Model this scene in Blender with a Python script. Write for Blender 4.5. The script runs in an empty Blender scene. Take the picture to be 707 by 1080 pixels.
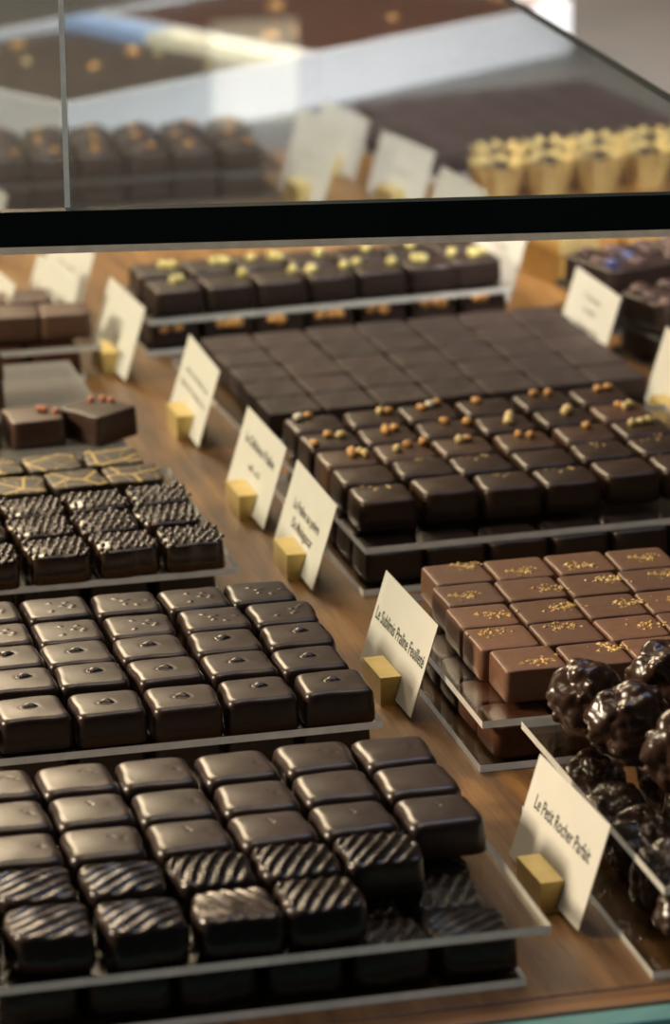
import bpy, bmesh, math, random
from mathutils import Vector, Matrix, noise

random.seed(7)
SC = bpy.context.scene
COL = SC.collection
R = math.radians
PI = math.pi

# ------------------------------------------------------------------ materials
def new_mat(name):
    m = bpy.data.materials.new(name); m.use_nodes = True
    nt = m.node_tree
    return m, nt, nt.nodes['Principled BSDF'], nt.nodes['Material Output']

def tex_coord(nt, kind='Object'):
    n = nt.nodes.new('ShaderNodeTexCoord'); return n.outputs[kind]

def noise_node(nt, vec, scale, detail=3, rough=.5):
    n = nt.nodes.new('ShaderNodeTexNoise'); n.inputs['Scale'].default_value = scale
    n.inputs['Detail'].default_value = detail; n.inputs['Roughness'].default_value = rough
    nt.links.new(vec, n.inputs['Vector']); return n

def ramp(nt, fac, stops):
    n = nt.nodes.new('ShaderNodeValToRGB'); el = n.color_ramp.elements
    while len(el) < len(stops): el.new(.5)
    for e, (p, c) in zip(el, stops):
        e.position = p; e.color = (*c, 1) if len(c) == 3 else c
    nt.links.new(fac, n.inputs['Fac']); return n

def bump(nt, bs, height, strength, dist=.0006):
    n = nt.nodes.new('ShaderNodeBump'); n.inputs['Strength'].default_value = strength
    n.inputs['Distance'].default_value = dist
    nt.links.new(height, n.inputs['Height']); nt.links.new(n.outputs['Normal'], bs.inputs['Normal'])

def chocolate_mat(name, c0, c1, rough, bump_s=.15, scale=260, spec=.5):
    m, nt, bs, out = new_mat(name)
    v = tex_coord(nt)
    oi = nt.nodes.new('ShaderNodeObjectInfo')
    add = nt.nodes.new('ShaderNodeVectorMath'); add.operation = 'ADD'
    nt.links.new(v, add.inputs[0]); nt.links.new(oi.outputs['Random'], add.inputs[1])
    n = noise_node(nt, add.outputs[0], scale, 4)
    r = ramp(nt, n.outputs['Fac'], [(.3, c0), (.75, c1)])
    hs = nt.nodes.new('ShaderNodeHueSaturation')
    mr = nt.nodes.new('ShaderNodeMapRange')
    mr.inputs['To Min'].default_value = .8; mr.inputs['To Max'].default_value = 1.2
    nt.links.new(oi.outputs['Random'], mr.inputs['Value'])
    nt.links.new(mr.outputs[0], hs.inputs['Value'])
    nt.links.new(r.outputs['Color'], hs.inputs['Color'])
    nt.links.new(hs.outputs['Color'], bs.inputs['Base Color'])
    n2 = noise_node(nt, add.outputs[0], 90, 3)
    rr = nt.nodes.new('ShaderNodeMapRange')
    rr.inputs['To Min'].default_value = rough - .06; rr.inputs['To Max'].default_value = rough + .08
    nt.links.new(n2.outputs['Fac'], rr.inputs['Value']); nt.links.new(rr.outputs[0], bs.inputs['Roughness'])
    bs.inputs['Specular IOR Level'].default_value = spec
    bump(nt, bs, n.outputs['Fac'], bump_s)
    return m

def plain_mat(name, col, rough=.5, metal=0, spec=.5, nscale=None, var=.15, bump_s=0, bump_d=.0006):
    m, nt, bs, out = new_mat(name)
    bs.inputs['Roughness'].default_value = rough; bs.inputs['Metallic'].default_value = metal
    bs.inputs['Specular IOR Level'].default_value = spec
    if nscale:
        n = noise_node(nt, tex_coord(nt), nscale, 4)
        r = ramp(nt, n.outputs['Fac'], [(.3, tuple(x * (1 - var) for x in col)), (.7, tuple(min(1, x * (1 + var)) for x in col))])
        nt.links.new(r.outputs['Color'], bs.inputs['Base Color'])
        if bump_s: bump(nt, bs, n.outputs['Fac'], bump_s, bump_d)
    else:
        bs.inputs['Base Color'].default_value = (*col, 1)
    return m

def clear_mat(name, tint, ior, rough=.02, refl=1.0, sheen=None):
    m, nt, bs, out = new_mat(name); nt.nodes.remove(bs)
    tr = nt.nodes.new('ShaderNodeBsdfTransparent'); tr.inputs['Color'].default_value = (*tint, 1)
    gl = nt.nodes.new('ShaderNodeBsdfGlossy'); gl.inputs['Roughness'].default_value = rough
    gl.inputs['Color'].default_value = (refl, refl, refl, 1)
    fr = nt.nodes.new('ShaderNodeFresnel')      # same reflectance on both faces of the thin sheet
    ge = nt.nodes.new('ShaderNodeNewGeometry'); io = nt.nodes.new('ShaderNodeMix')
    io.inputs['A'].default_value = ior; io.inputs['B'].default_value = 1 / ior
    nt.links.new(ge.outputs['Backfacing'], io.inputs['Factor']); nt.links.new(io.outputs['Result'], fr.inputs['IOR'])
    mx = nt.nodes.new('ShaderNodeMixShader')
    if sheen:  # diffuse layer paints a reflection onto the clear sheet
        df = nt.nodes.new('ShaderNodeBsdfDiffuse'); df.inputs['Color'].default_value = (*sheen, 1)
        ad = nt.nodes.new('ShaderNodeAddShader'); nt.links.new(tr.outputs[0], ad.inputs[0]); nt.links.new(df.outputs[0], ad.inputs[1]); tr = ad
    nt.links.new(fr.outputs[0], mx.inputs[0]); nt.links.new(tr.outputs[0], mx.inputs[1]); nt.links.new(gl.outputs[0], mx.inputs[2])
    nt.links.new(mx.outputs[0], out.inputs['Surface'])
    return m

def glow_edge_mat(name, col, emit):  # emission adds a painted glow to the edge colour
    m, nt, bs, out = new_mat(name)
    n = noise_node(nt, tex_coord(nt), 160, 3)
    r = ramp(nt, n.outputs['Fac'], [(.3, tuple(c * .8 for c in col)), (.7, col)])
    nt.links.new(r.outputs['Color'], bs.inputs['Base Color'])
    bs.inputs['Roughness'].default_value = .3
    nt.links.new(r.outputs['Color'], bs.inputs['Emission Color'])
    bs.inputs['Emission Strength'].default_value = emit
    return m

def wood_mat(name, c0, c1, c2, along='Y'):
    m, nt, bs, out = new_mat(name)
    v = tex_coord(nt)
    mp = nt.nodes.new('ShaderNodeMapping')
    mp.inputs['Scale'].default_value = (55, 4, 55) if along == 'Y' else (4, 55, 55)
    nt.links.new(v, mp.inputs['Vector'])
    n1 = noise_node(nt, mp.outputs[0], 2.2, 6, .6)
    n1.inputs['Distortion'].default_value = .8
    mp2 = nt.nodes.new('ShaderNodeMapping')
    mp2.inputs['Scale'].default_value = (420, 22, 420) if along == 'Y' else (22, 420, 420)
    nt.links.new(v, mp2.inputs['Vector'])
    n2 = noise_node(nt, mp2.outputs[0], 2, 4, .6)
    mx = nt.nodes.new('ShaderNodeMath'); mx.operation = 'MULTIPLY_ADD'
    nt.links.new(n2.outputs['Fac'], mx.inputs[0]); mx.inputs[1].default_value = .45
    nt.links.new(n1.outputs['Fac'], mx.inputs[2])
    r = ramp(nt, mx.outputs[0], [(.5, c0), (.72, c1), (.95, c2)])
    nt.links.new(r.outputs['Color'], bs.inputs['Base Color'])
    bs.inputs['Roughness'].default_value = .42
    bump(nt, bs, n2.outputs['Fac'], .12, .0004)
    return m

def gold_line_mat():
    m, nt, bs, out = new_mat('gold_line_chocolate')
    v = tex_coord(nt); oi = nt.nodes.new('ShaderNodeObjectInfo')
    add = nt.nodes.new('ShaderNodeVectorMath'); add.operation = 'ADD'
    mul = nt.nodes.new('ShaderNodeMath'); mul.operation = 'MULTIPLY'; mul.inputs[1].default_value = 3
    nt.links.new(oi.outputs['Random'], mul.inputs[0])
    nt.links.new(v, add.inputs[0]); nt.links.new(mul.outputs[0], add.inputs[1])
    mp = nt.nodes.new('ShaderNodeMapping'); mp.inputs['Scale'].default_value = (1, 1, 0)
    nt.links.new(add.outputs[0], mp.inputs['Vector'])
    vo = nt.nodes.new('ShaderNodeTexVoronoi'); vo.feature = 'DISTANCE_TO_EDGE'; vo.inputs['Scale'].default_value = 52
    vo.voronoi_dimensions = '2D'
    nt.links.new(mp.outputs[0], vo.inputs['Vector'])
    lt = nt.nodes.new('ShaderNodeMath'); lt.operation = 'LESS_THAN'; lt.inputs[1].default_value = .030
    nt.links.new(vo.outputs['Distance'], lt.inputs[0])
    vo2 = nt.nodes.new('ShaderNodeTexVoronoi'); vo2.feature = 'DISTANCE_TO_EDGE'; vo2.inputs['Scale'].default_value = 110
    vo2.voronoi_dimensions = '2D'
    nt.links.new(mp.outputs[0], vo2.inputs['Vector'])
    lt2 = nt.nodes.new('ShaderNodeMath'); lt2.operation = 'LESS_THAN'; lt2.inputs[1].default_value = .014
    nt.links.new(vo2.outputs['Distance'], lt2.inputs[0])
    mxx = nt.nodes.new('ShaderNodeMath'); mxx.operation = 'MAXIMUM'
    nt.links.new(lt.outputs[0], mxx.inputs[0]); nt.links.new(lt2.outputs[0], mxx.inputs[1])
    ge = nt.nodes.new('ShaderNodeNewGeometry')
    sep = nt.nodes.new('ShaderNodeSeparateXYZ'); nt.links.new(ge.outputs['Normal'], sep.inputs[0])
    up = nt.nodes.new('ShaderNodeMath'); up.operation = 'GREATER_THAN'; up.inputs[1].default_value = .7
    nt.links.new(sep.outputs['Z'], up.inputs[0])
    pr = nt.nodes.new('ShaderNodeMath'); pr.operation = 'MULTIPLY'
    nt.links.new(mxx.outputs[0], pr.inputs[0]); nt.links.new(up.outputs[0], pr.inputs[1])
    mix = nt.nodes.new('ShaderNodeMix'); mix.data_type = 'RGBA'
    mix.inputs['A'].default_value = (.030, .019, .013, 1); mix.inputs['B'].default_value = (.55, .36, .08, 1)
    nt.links.new(pr.outputs[0], mix.inputs['Factor']); nt.links.new(mix.outputs['Result'], bs.inputs['Base Color'])
    bs.inputs['Roughness'].default_value = .45; bs.inputs['Specular IOR Level'].default_value = .3
    return m

M = {}
M['dark'] = chocolate_mat('satin_dark_chocolate', (.022, .0118, .0095), (.034, .018, .0145), .33, .06)
M['ridge'] = chocolate_mat('ridged_dark_chocolate', (.020, .0125, .0098), (.030, .019, .0145), .27, .05)
M['bead'] = chocolate_mat('beaded_dark_chocolate', (.030, .0155, .0095), (.044, .022, .013), .21, .0, spec=.8)
M['under'] = chocolate_mat('plain_dark_chocolate', (.020, .011, .008), (.03, .016, .011), .4, .1)  # a little darker and rougher than the satin chocolate
M['redbrown'] = chocolate_mat('red_brown_chocolate', (.060, .020, .010), (.085, .030, .014), .45, .1, spec=.25)
M['matte'] = chocolate_mat('matte_dark_ganache', (.028, .0162, .0150), (.040, .0235, .0215), .58, .35, 320, .32)
M['milk'] = chocolate_mat('milk_chocolate', (.13, .056, .029), (.165, .075, .040), .46, .1)
M['mid'] = chocolate_mat('medium_brown_chocolate', (.06, .026, .013), (.08, .035, .018), .40, .1)
M['nutdark'] = chocolate_mat('glossy_dark_coating', (.030, .0145, .0092), (.044, .022, .0135), .37, .1, spec=.38)
M['rocher'] = chocolate_mat('shiny_lumpy_chocolate', (.030, .014, .0085), (.046, .021, .012), .27, .25, 200)
M['brownie'] = chocolate_mat('crumbly_brownie', (.016, .009, .006), (.045, .024, .014), .6, .8, 90)
M['crumbtop'] = chocolate_mat('crumbled_chocolate_chunks', (.045, .02, .015), (.075, .034, .026), .5, .5, 200)
M['goldline'] = gold_line_mat()
M['hazel'] = plain_mat('toasted_hazelnut', (.55, .27, .075), .5, nscale=400, var=.35)
M['blonde'] = plain_mat('blanched_nut', (.68, .50, .22), .5, nscale=400, var=.25)
M['white_nut'] = plain_mat('white_nut', (.72, .66, .50), .5, nscale=400, var=.15)
M['pist'] = plain_mat('pale_pistachio', (.55, .46, .16), .55, nscale=400, var=.3)
M['orange'] = plain_mat('pink_orange_candied_bit', (.62, .22, .12), .5, nscale=300, var=.3)
M['golddust'] = plain_mat('golden_praline_crumb', (.72, .47, .17), .5, nscale=500, var=.35)
M['blue'] = plain_mat('blue_violet_candied_petal', (.05, .06, .16), .4, nscale=300, var=.3)
M['card'] = plain_mat('cream_card_stock', (.60, .585, .525), .75, nscale=60, var=.03)
M['ink'] = plain_mat('dark_printed_ink', (.028, .030, .024), .7)
M['brass'] = plain_mat('brushed_brass', (.62, .47, .17), .42, .55, nscale=90, var=.12)
M['goldfoil'] = plain_mat('gold_foil', (.80, .60, .24), .42, .55, nscale=120, var=.2, bump_s=.4, bump_d=.001)
M['goldcard'] = plain_mat('gold_card', (.52, .33, .09), .4, .4, nscale=40, var=.15)
M['acrylic'] = clear_mat('clear_acrylic', (.93, .93, .92), 1.49, .06, .9)
M['edge'] = glow_edge_mat('glowing_acrylic_edge', (.55, .52, .45), .17)  # emission stands in for light piped through the sheet
M['dim_edge'] = glow_edge_mat('shaded_acrylic_edge', (.08, .075, .07), .02)  # darker copy of the sheet edge, dimness painted into the colour
M['greyed'] = clear_mat('painted_reflection_acrylic', (.5, .5, .5), 1.49, .12, .9, (.16, .15, .135))  # grey diffuse layer stands in for the sheet's surface reflection
M['glass'] = clear_mat('clear_glass', (.86, .89, .89), 1.45, .01, .75)
M['glass_edge'] = plain_mat('dark_green_glass_edge', (.007, .015, .017), .22, spec=.4, nscale=20, var=.2)
M['pale_edge'] = glow_edge_mat('glowing_glass_edge', (.45, .47, .42), .35)  # emission paints the bright line along the divider edge
M['highlight'] = glow_edge_mat('painted_highlight', (.55, .48, .36), .28)  # emissive colour paints the highlight line under the shelf edge
M['teal'] = glow_edge_mat('teal_glass_edge', (.10, .24, .24), .20)  # teal glass colour with a painted glow from emission
M['wood'] = wood_mat('oiled_walnut_grain', (.075, .031, .007), (.155, .068, .015), (.25, .120, .030), 'Y')
M['wood_lip'] = wood_mat('oiled_walnut_edge_grain', (.09, .036, .009), (.175, .075, .018), (.25, .118, .032), 'X')
M['wall'] = plain_mat('warm_grey_plaster', (.13, .13, .135), .8, nscale=6, var=.06)
M['stone'] = plain_mat('grey_counter_laminate', (.092, .085, .076), .5, nscale=9, var=.08)
M['floor'] = plain_mat('dark_floor_tile', (.03, .028, .027), .6, nscale=5, var=.1)
M['box'] = plain_mat('white_cardboard', (.72, .70, .69), .6, nscale=25, var=.03)
M['blue_reflection'] = plain_mat('painted_blue_reflection', (.32, .46, .74), .6, nscale=25, var=.05)  # pale blue stands in for a reflection in the glass shelf
M['cream_reflection'] = plain_mat('painted_cream_reflection', (.86, .79, .56), .6, nscale=25, var=.04)  # cream stands in for a bright reflection in the glass shelf

# ------------------------------------------------------------------ object helpers
def link_mesh(name, verts, faces, mats, parent=None, smooth=False, fmat=None):
    me = bpy.data.meshes.new(name)
    me.from_pydata(verts, [], faces)
    for m in (mats if isinstance(mats, list) else [mats]): me.materials.append(m)
    if smooth:
        me.polygons.foreach_set('use_smooth', [True] * len(me.polygons))
    if fmat:
        me.polygons.foreach_set('material_index', fmat)
    me.update()
    o = bpy.data.objects.new(name, me); COL.objects.link(o)
    if parent: o.parent = parent
    return o

def new_mesh(name, verts, faces, mat, smooth=True):
    me = bpy.data.meshes.new(name); me.from_pydata(verts, [], faces); me.materials.append(mat)
    if smooth: me.polygons.foreach_set('use_smooth', [True] * len(me.polygons))
    me.update(); return me

def place(name, me, loc=(0, 0, 0), rz=0, parent=None):
    o = bpy.data.objects.new(name, me); COL.objects.link(o)
    o.location = loc; o.rotation_euler = (0, 0, rz)
    if parent: o.parent = parent
    return o

def tag(o, label, cat, group=None, kind=None):
    o['label'] = label
    o['category'] = cat
    if group: o['group'] = group
    if kind: o['kind'] = kind
    return o

def structure(o, label, cat):
    o['kind'] = 'structure'; o['label'] = label; o['category'] = cat
    return o

def box_geo(x0, x1, y0, y1, z0, z1):
    v = [(x0, y0, z0), (x1, y0, z0), (x1, y1, z0), (x0, y1, z0), (x0, y0, z1), (x1, y0, z1), (x1, y1, z1), (x0, y1, z1)]
    f = [(0, 3, 2, 1), (4, 5, 6, 7), (0, 1, 5, 4), (1, 2, 6, 5), (2, 3, 7, 6), (3, 0, 4, 7)]
    return v, f

def bevel_box(name, x0, x1, y0, y1, z0, z1, mat, bev=.001, parent=None, seg=2):
    bm = bmesh.new()
    v, f = box_geo(x0, x1, y0, y1, z0, z1)
    vs = [bm.verts.new(p) for p in v]
    for q in f: bm.faces.new([vs[i] for i in q])
    if bev: bmesh.ops.bevel(bm, geom=bm.edges[:], offset=bev, segments=seg, affect='EDGES', profile=.6)
    me = bpy.data.meshes.new(name); bm.to_mesh(me); bm.free(); me.materials.append(mat)
    o = bpy.data.objects.new(name, me); COL.objects.link(o)
    if parent: o.parent = parent
    return o

# ------------------------------------------------------------------ chocolate bodies
def loft(w, d, h, r=.003, dome=.0006, e=7.0, n=64, rings=10, arc=5, g=None, seed=0, taper=.0006, wob=.0003, rpow=1.0):
    """rounded-rectangle body: closed bottom, near-vertical sides, rounded shoulder, top with relief g(x,y)"""
    rnd = random.Random(seed)
    ph = [rnd.uniform(0, 6.28) for _ in range(6)]
    ring_pts = []
    for i in range(n):
        t = 2 * PI * (i + .5) / n
        # spread the samples evenly along the sides
        c, s = math.cos(t), math.sin(t)
        k = max(abs(c), abs(s)); c, s = c / k, s / k
        nn = (abs(c) ** e + abs(s) ** e) ** (1 / e)
        ring_pts.append((c / nn, s / nn, t))
    prof = [(.0007, 0), (.0001, .0009), (taper * .3, h * .4), (taper, h - r)]
    for j in range(1, arc + 1):
        a = j / arc * PI / 2
        prof.append((taper + r * (1 - math.cos(a)), h - r + r * math.sin(a)))
    verts, faces = [], []
    def add(sx, sy, z, top):
        for (c, s, t) in ring_pts:
            q = 1 + wob / w * 2 * (math.sin(3 * t + ph[0]) + .6 * math.sin(5 * t + ph[1]))
            x, y = sx * c * q, sy * s * q
            zz = z
            if g and top > 0: zz += g(x, y) * top
            if top == 1: zz += dome * (1 - (x / sx0) ** 2) * (1 - (y / sy0) ** 2)
            verts.append((x, y, zz))
    sx0, sy0 = w / 2 - taper - r, d / 2 - taper - r
    for j, (ins, z) in enumerate(prof):
        topw = max(0, (j - 4) / (len(prof) - 5)) if len(prof) > 5 else 0
        add(w / 2 - ins, d / 2 - ins, z, topw * .8)
    s0x, s0y = w / 2 - prof[-1][0], d / 2 - prof[-1][0]
    for k in range(1, rings):
        s = (1 - k / rings) ** rpow
        add(s0x * s, s0y * s, h, 1)
    nr = len(prof) + rings - 1
    for j in range(nr - 1):
        for i in range(n):
            a, b = j * n + i, j * n + (i + 1) % n
            faces.append((a, b, b + n, a + n))
    verts.append((0, 0, h + dome + (g(0, 0) if g else 0)))
    last = (nr - 1) * n
    for i in range(n): faces.append((last + i, last + (i + 1) % n, len(verts) - 1))
    faces.append(tuple(reversed(range(n))))
    return verts, faces

def ridge_fn(seed, ang, period=.0036, amp=.0009):
    rnd = random.Random(seed); p0 = rnd.uniform(0, 6); wv = rnd.uniform(.8, 1.4)
    ca, sa = math.cos(ang), math.sin(ang)
    def g(x, y):
        u = x * ca + y * sa; v = -x * sa + y * ca
        u += .0006 * math.sin(v * 150 * wv + p0) + .0007 * math.sin(v * 70 + p0 * 2)
        q = math.sin(2 * PI * u / period + p0)
        return amp * (q if q > -.3 else -.3) + .0005 * noise.noise(Vector((x * 120, y * 120, seed)))
    return g

def dot_fn(seed):
    rnd = random.Random(seed); ox, oy = rnd.uniform(-.001, .0015), rnd.uniform(-.001, .002)
    def g(x, y):
        u, v = x - ox, y - oy
        q = math.hypot(u * .8, v)
        ang = math.atan2(v, u)
        rr = .0023 * (1 + .12 * math.sin(3 * ang + seed))
        b = max(0, 1 - (q / rr) ** 2)
        ring = math.exp(-((q - rr * 1.15) / .0007) ** 2)
        return .0012 * b ** .7 - .00008 * ring
    return g

def speck_fn(seed):
    rnd = random.Random(seed)
    pts = [(rnd.uniform(-.004, .009), rnd.uniform(-.006, .006)) for _ in range(6)]
    def g(x, y):
        s = 0
        for (a, b) in pts:
            q = math.hypot(x - a, y - b) / .0012
            if q < 1: s += .00028 * (1 - q * q)
        return s
    return g

def pit_fn(seed):
    rnd = random.Random(seed + 50)
    pts = [(rnd.uniform(-.002, .008), rnd.uniform(-.002, .006)) for _ in range(4)]
    def g(x, y):
        s = 0
        for (a, b) in pts:
            q = math.hypot(x - a, y - b) / .0010
            if q < 1: s -= .00016 * (1 - q * q)
        return s
    return g

def slab_fn(seed):
    def g(x, y):
        return .0005 * noise.noise(Vector((x * 70, y * 70, seed * 5.3))) + .0002 * noise.noise(Vector((x * 300, y * 300, seed)))
    return g

H1 = .0135
def variants(name, mat, count, **kw):
    out = []
    fn = kw.pop('fn', None)
    for i in range(count):
        k = dict(kw)
        if fn: k['g'] = fn(i + 1)
        out.append(new_mesh(name, *loft(seed=i * 13 + len(name), **k), mat))
    return out

ME = {}
ME['smooth'] = variants('smooth_chocolate', M['dark'], 4, w=.0291, d=.0292, h=H1, r=.0034, dome=.0004, e=8, fn=pit_fn, n=80, rings=14)
ME['dotted'] = variants('dotted_chocolate', M['dark'], 4, w=.0284, d=.0274, h=H1, r=.0026, dome=.0003, e=9, fn=dot_fn, n=96, rings=26, rpow=1.6)
ME['speckled'] = variants('speckled_chocolate', M['dark'], 3, w=.0284, d=.0274, h=H1, r=.0026, dome=.0003, e=9, fn=speck_fn, n=96, rings=18)
RA = [R(-58), R(-50), R(-22), R(-26), R(-30), R(30)]
ME['ridged'] = [new_mesh('ridged_chocolate', *loft(.0292, .0285, H1 - .0004, r=.0022, dome=.0009, e=6, n=120, rings=26, g=ridge_fn(i + 2, RA[i], .0050 if i < 2 else .0046, .0007 if i < 2 else (.0011 if i < 5 else .0005)), seed=i, wob=.0006), M['ridge']) for i in range(6)]
def beaded(seed):
    vs, fs = loft(.0278, .0272, H1 - .001, r=.0012, dome=.0006, e=9, n=72, rings=12, seed=seed, wob=.0005,
                  g=lambda x, y: .0006 * noise.noise(Vector((x * 90, y * 90, seed * 3.1))))
    rnd = random.Random(seed); p = .0038; a0 = rnd.uniform(-.10, .10); ca, sa = math.cos(a0), math.sin(a0)
    for j in range(-6, 7):
        for i in range(-6, 7):
            u, v = (i + .5 * (j % 2)) * p, j * .0046
            x, y = u * ca - v * sa + rnd.uniform(-.0006, .0006), u * sa + v * ca + rnd.uniform(-.0006, .0006)
            if max(abs(x), abs(y)) > .0132 or abs(x) + abs(y) > .0245: continue
            rad = .00140 * rnd.uniform(.8, 1.15); zb = H1 - .001 + .0004 + .0006 * noise.noise(Vector((x * 90, y * 90, seed * 3.1)))
            b = len(vs); m = 10
            for k, (rr, zz) in enumerate(((1.0, -.2), (.86, .32), (.5, .58))):
                for q in range(m):
                    t = 2 * PI * q / m; vs.append((x + rad * rr * math.cos(t), y + 1.15 * rad * rr * math.sin(t), zb + rad * zz))
            vs.append((x, y, zb + rad * .67))
            for k in range(2):
                for q in range(m): fs.append((b + k * m + q, b + k * m + (q + 1) % m, b + (k + 1) * m + (q + 1) % m, b + (k + 1) * m + q))
            for q in range(m): fs.append((b + 2 * m + q, b + 2 * m + (q + 1) % m, b + 3 * m))
    return new_mesh('beaded_chocolate', vs, fs, M['bead'])
ME['beaded'] = [beaded(i + 1) for i in range(4)]
ME['goldline'] = variants('gold_lined_chocolate', M['goldline'], 3, w=.0272, d=.0268, h=H1 - .0005, r=.0012, dome=.0003, e=9, n=64, rings=8)
ME['flat_milk'] = variants('crumb_topped_chocolate', M['milk'], 3, w=.0259, d=.0264, h=H1, r=.0009, dome=.0001, e=16, n=64, rings=6, arc=3, taper=.0003, wob=.0001)
ME['nut_dark'] = variants('nut_topped_chocolate', M['nutdark'], 3, w=.0276, d=.0272, h=H1 + .0004, r=.0024, dome=.0008, e=9)
ME['nut_mid'] = variants('nut_topped_chocolate', M['mid'], 3, w=.0276, d=.0272, h=H1 + .0004, r=.0024, dome=.0008, e=9)
ME['slab'] = variants('ganache_square', M['matte'], 4, w=.0280, d=.0292, h=.0115, r=.0007, dome=0, e=22, fn=slab_fn, n=72, rings=12, arc=3, wob=.0002, taper=.0002)
ME['under'] = variants('layered_chocolate', M['under'], 3, w=.0276, d=.0272, h=H1, r=.0016, dome=.0004, e=10, n=48, rings=5)
ME['red'] = variants('layered_chocolate', M['redbrown'], 3, w=.0262, d=.0264, h=H1, r=.0012, dome=.0003, e=12, n=48, rings=5)
ME['pist'] = variants('pistachio_chocolate', M['under'], 3, w=.0278, d=.0290, h=H1, r=.0014, dome=.0003, e=12, n=56, rings=6)
ME['square_dark'] = variants('square_chocolate', M['nutdark'], 1, w=.0285, d=.0285, h=H1 + .001, r=.0008, dome=.0002, e=18, n=64, rings=6, arc=3)
ME['square_mid'] = variants('square_chocolate', M['mid'], 2, w=.0275, d=.028, h=H1, r=.0014, dome=.0003, e=12, n=56, rings=6)

def nut_mesh(name, mat, size, seed):
    bm = bmesh.new(); bmesh.ops.create_icosphere(bm, subdivisions=2, radius=1)
    rnd = random.Random(seed)
    ax = (size * rnd.uniform(.8, 1.15), size * rnd.uniform(.75, 1.0), size * rnd.uniform(.65, .9))
    for v in bm.verts:
        q = 1 + .28 * noise.noise(v.co * 1.4 + Vector((seed, 0, seed)))
        v.co = Vector((v.co.x * ax[0], v.co.y * ax[1], v.co.z * ax[2])) * q
    me = bpy.data.meshes.new(name); bm.to_mesh(me); bm.free(); me.materials.append(mat)
    me.polygons.foreach_set('use_smooth', [True] * len(me.polygons))
    return me
NUT = {'hazel': [nut_mesh('nut_piece', M['hazel'], .0025, i) for i in range(3)],
       'blonde': [nut_mesh('nut_piece', M['blonde'], .0026, i + 5) for i in range(3)],
       'white': [nut_mesh('nut_piece', M['white_nut'], .0030, 9)],
       'pist': [nut_mesh('pistachio_piece', M['pist'], .0034, i + 12) for i in range(3)],
       'bit': [nut_mesh('candied_bit', M['orange'], .0018, i + 17) for i in range(2)],
       'walnut': [nut_mesh('walnut_piece', M['hazel'], .0046, i + 21) for i in range(3)],
       'petal': [nut_mesh('candied_petal', M['blue'], .0050, i + 27) for i in range(2)],
       'chunk': [nut_mesh('chocolate_chunk', M['crumbtop'], .0075, i + 31) for i in range(3)]}
PART = {'hazel': 'nut_piece', 'blonde': 'nut_piece', 'white': 'nut_piece', 'pist': 'pistachio_piece', 'bit': 'candied_bit',
        'walnut': 'walnut_piece', 'petal': 'candied_petal', 'chunk': 'chocolate_chunk'}

def topping(parent, kind, x, y, z, rz=0):
    o = place(PART[kind], random.choice(NUT[kind]), (x, y, z), rz, parent)
    return o

def crumb_mesh(seed, nchips=34, spread=.0040):
    rnd = random.Random(seed); verts, faces = [], []
    for _ in range(nchips):
        x, y = rnd.gauss(0, spread), rnd.gauss(0, spread * .6)
        s = rnd.uniform(.0005, .0013)
        if rnd.random() < .15: s *= 1.6
        b = len(verts)
        for k in range(4):
            a = k * PI / 2 + rnd.uniform(-.4, .4)
            verts.append((x + s * math.cos(a), y + s * math.sin(a) * .8, 0))
        verts.append((x + rnd.uniform(-.3, .3) * s, y, s * rnd.uniform(.4, .7)))
        for k in range(4): faces.append((b + k, b + (k + 1) % 4, b + 4))
    return new_mesh('crumbs', verts, faces, M['golddust'], False)
CRUMB = [crumb_mesh(i) for i in range(6)]
DUST = [crumb_mesh(i + 40, 7, .0035) for i in range(3)]

def crumbs(parent, x, y, z, rz, small=False):
    o = place('crumbs', random.choice(DUST if small else CRUMB), (x, y, z), rz, parent)
    o['kind'] = 'stuff'; return o

# ------------------------------------------------------------------ labels
ORD = ['', '', 'second', 'third', 'fourth', 'fifth', 'sixth', 'seventh', 'eighth', 'ninth']
def pos_word(k, side):                       # k counted from 1
    return (side + 'most') if k == 1 else f'{ORD[k]} from {side}'
def row_word(k, n):
    return 'front row' if k == 1 else ('back row' if k == n else f'{ORD[k]} row')

def lay(rows, side, fn, tray):
    """rows: front to back, each a list of (x, y); fn(row, k, x, y, where) builds one piece"""
    n = len(rows)
    for i, row in enumerate(rows, 1):
        rr = sorted(row, key=lambda p: p[0], reverse=(side == 'right'))
        for k, p in enumerate(rr, 1):
            fn(i, k, p[0], p[1], f'{pos_word(k, side)}, {row_word(i, n)} of {tray}')

def jr(a=2.0): return R(random.uniform(-a, a))

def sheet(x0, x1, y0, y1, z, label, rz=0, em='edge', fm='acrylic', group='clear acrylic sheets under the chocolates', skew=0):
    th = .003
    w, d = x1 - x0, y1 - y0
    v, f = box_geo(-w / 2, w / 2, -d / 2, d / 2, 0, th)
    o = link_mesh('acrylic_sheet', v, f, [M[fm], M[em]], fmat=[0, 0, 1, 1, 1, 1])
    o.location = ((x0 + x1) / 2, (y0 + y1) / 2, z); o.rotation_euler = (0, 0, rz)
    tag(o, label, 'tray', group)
    return o

Z0, ZL, ZS, ZU = 0.0, .003, .0165, .0195

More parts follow.
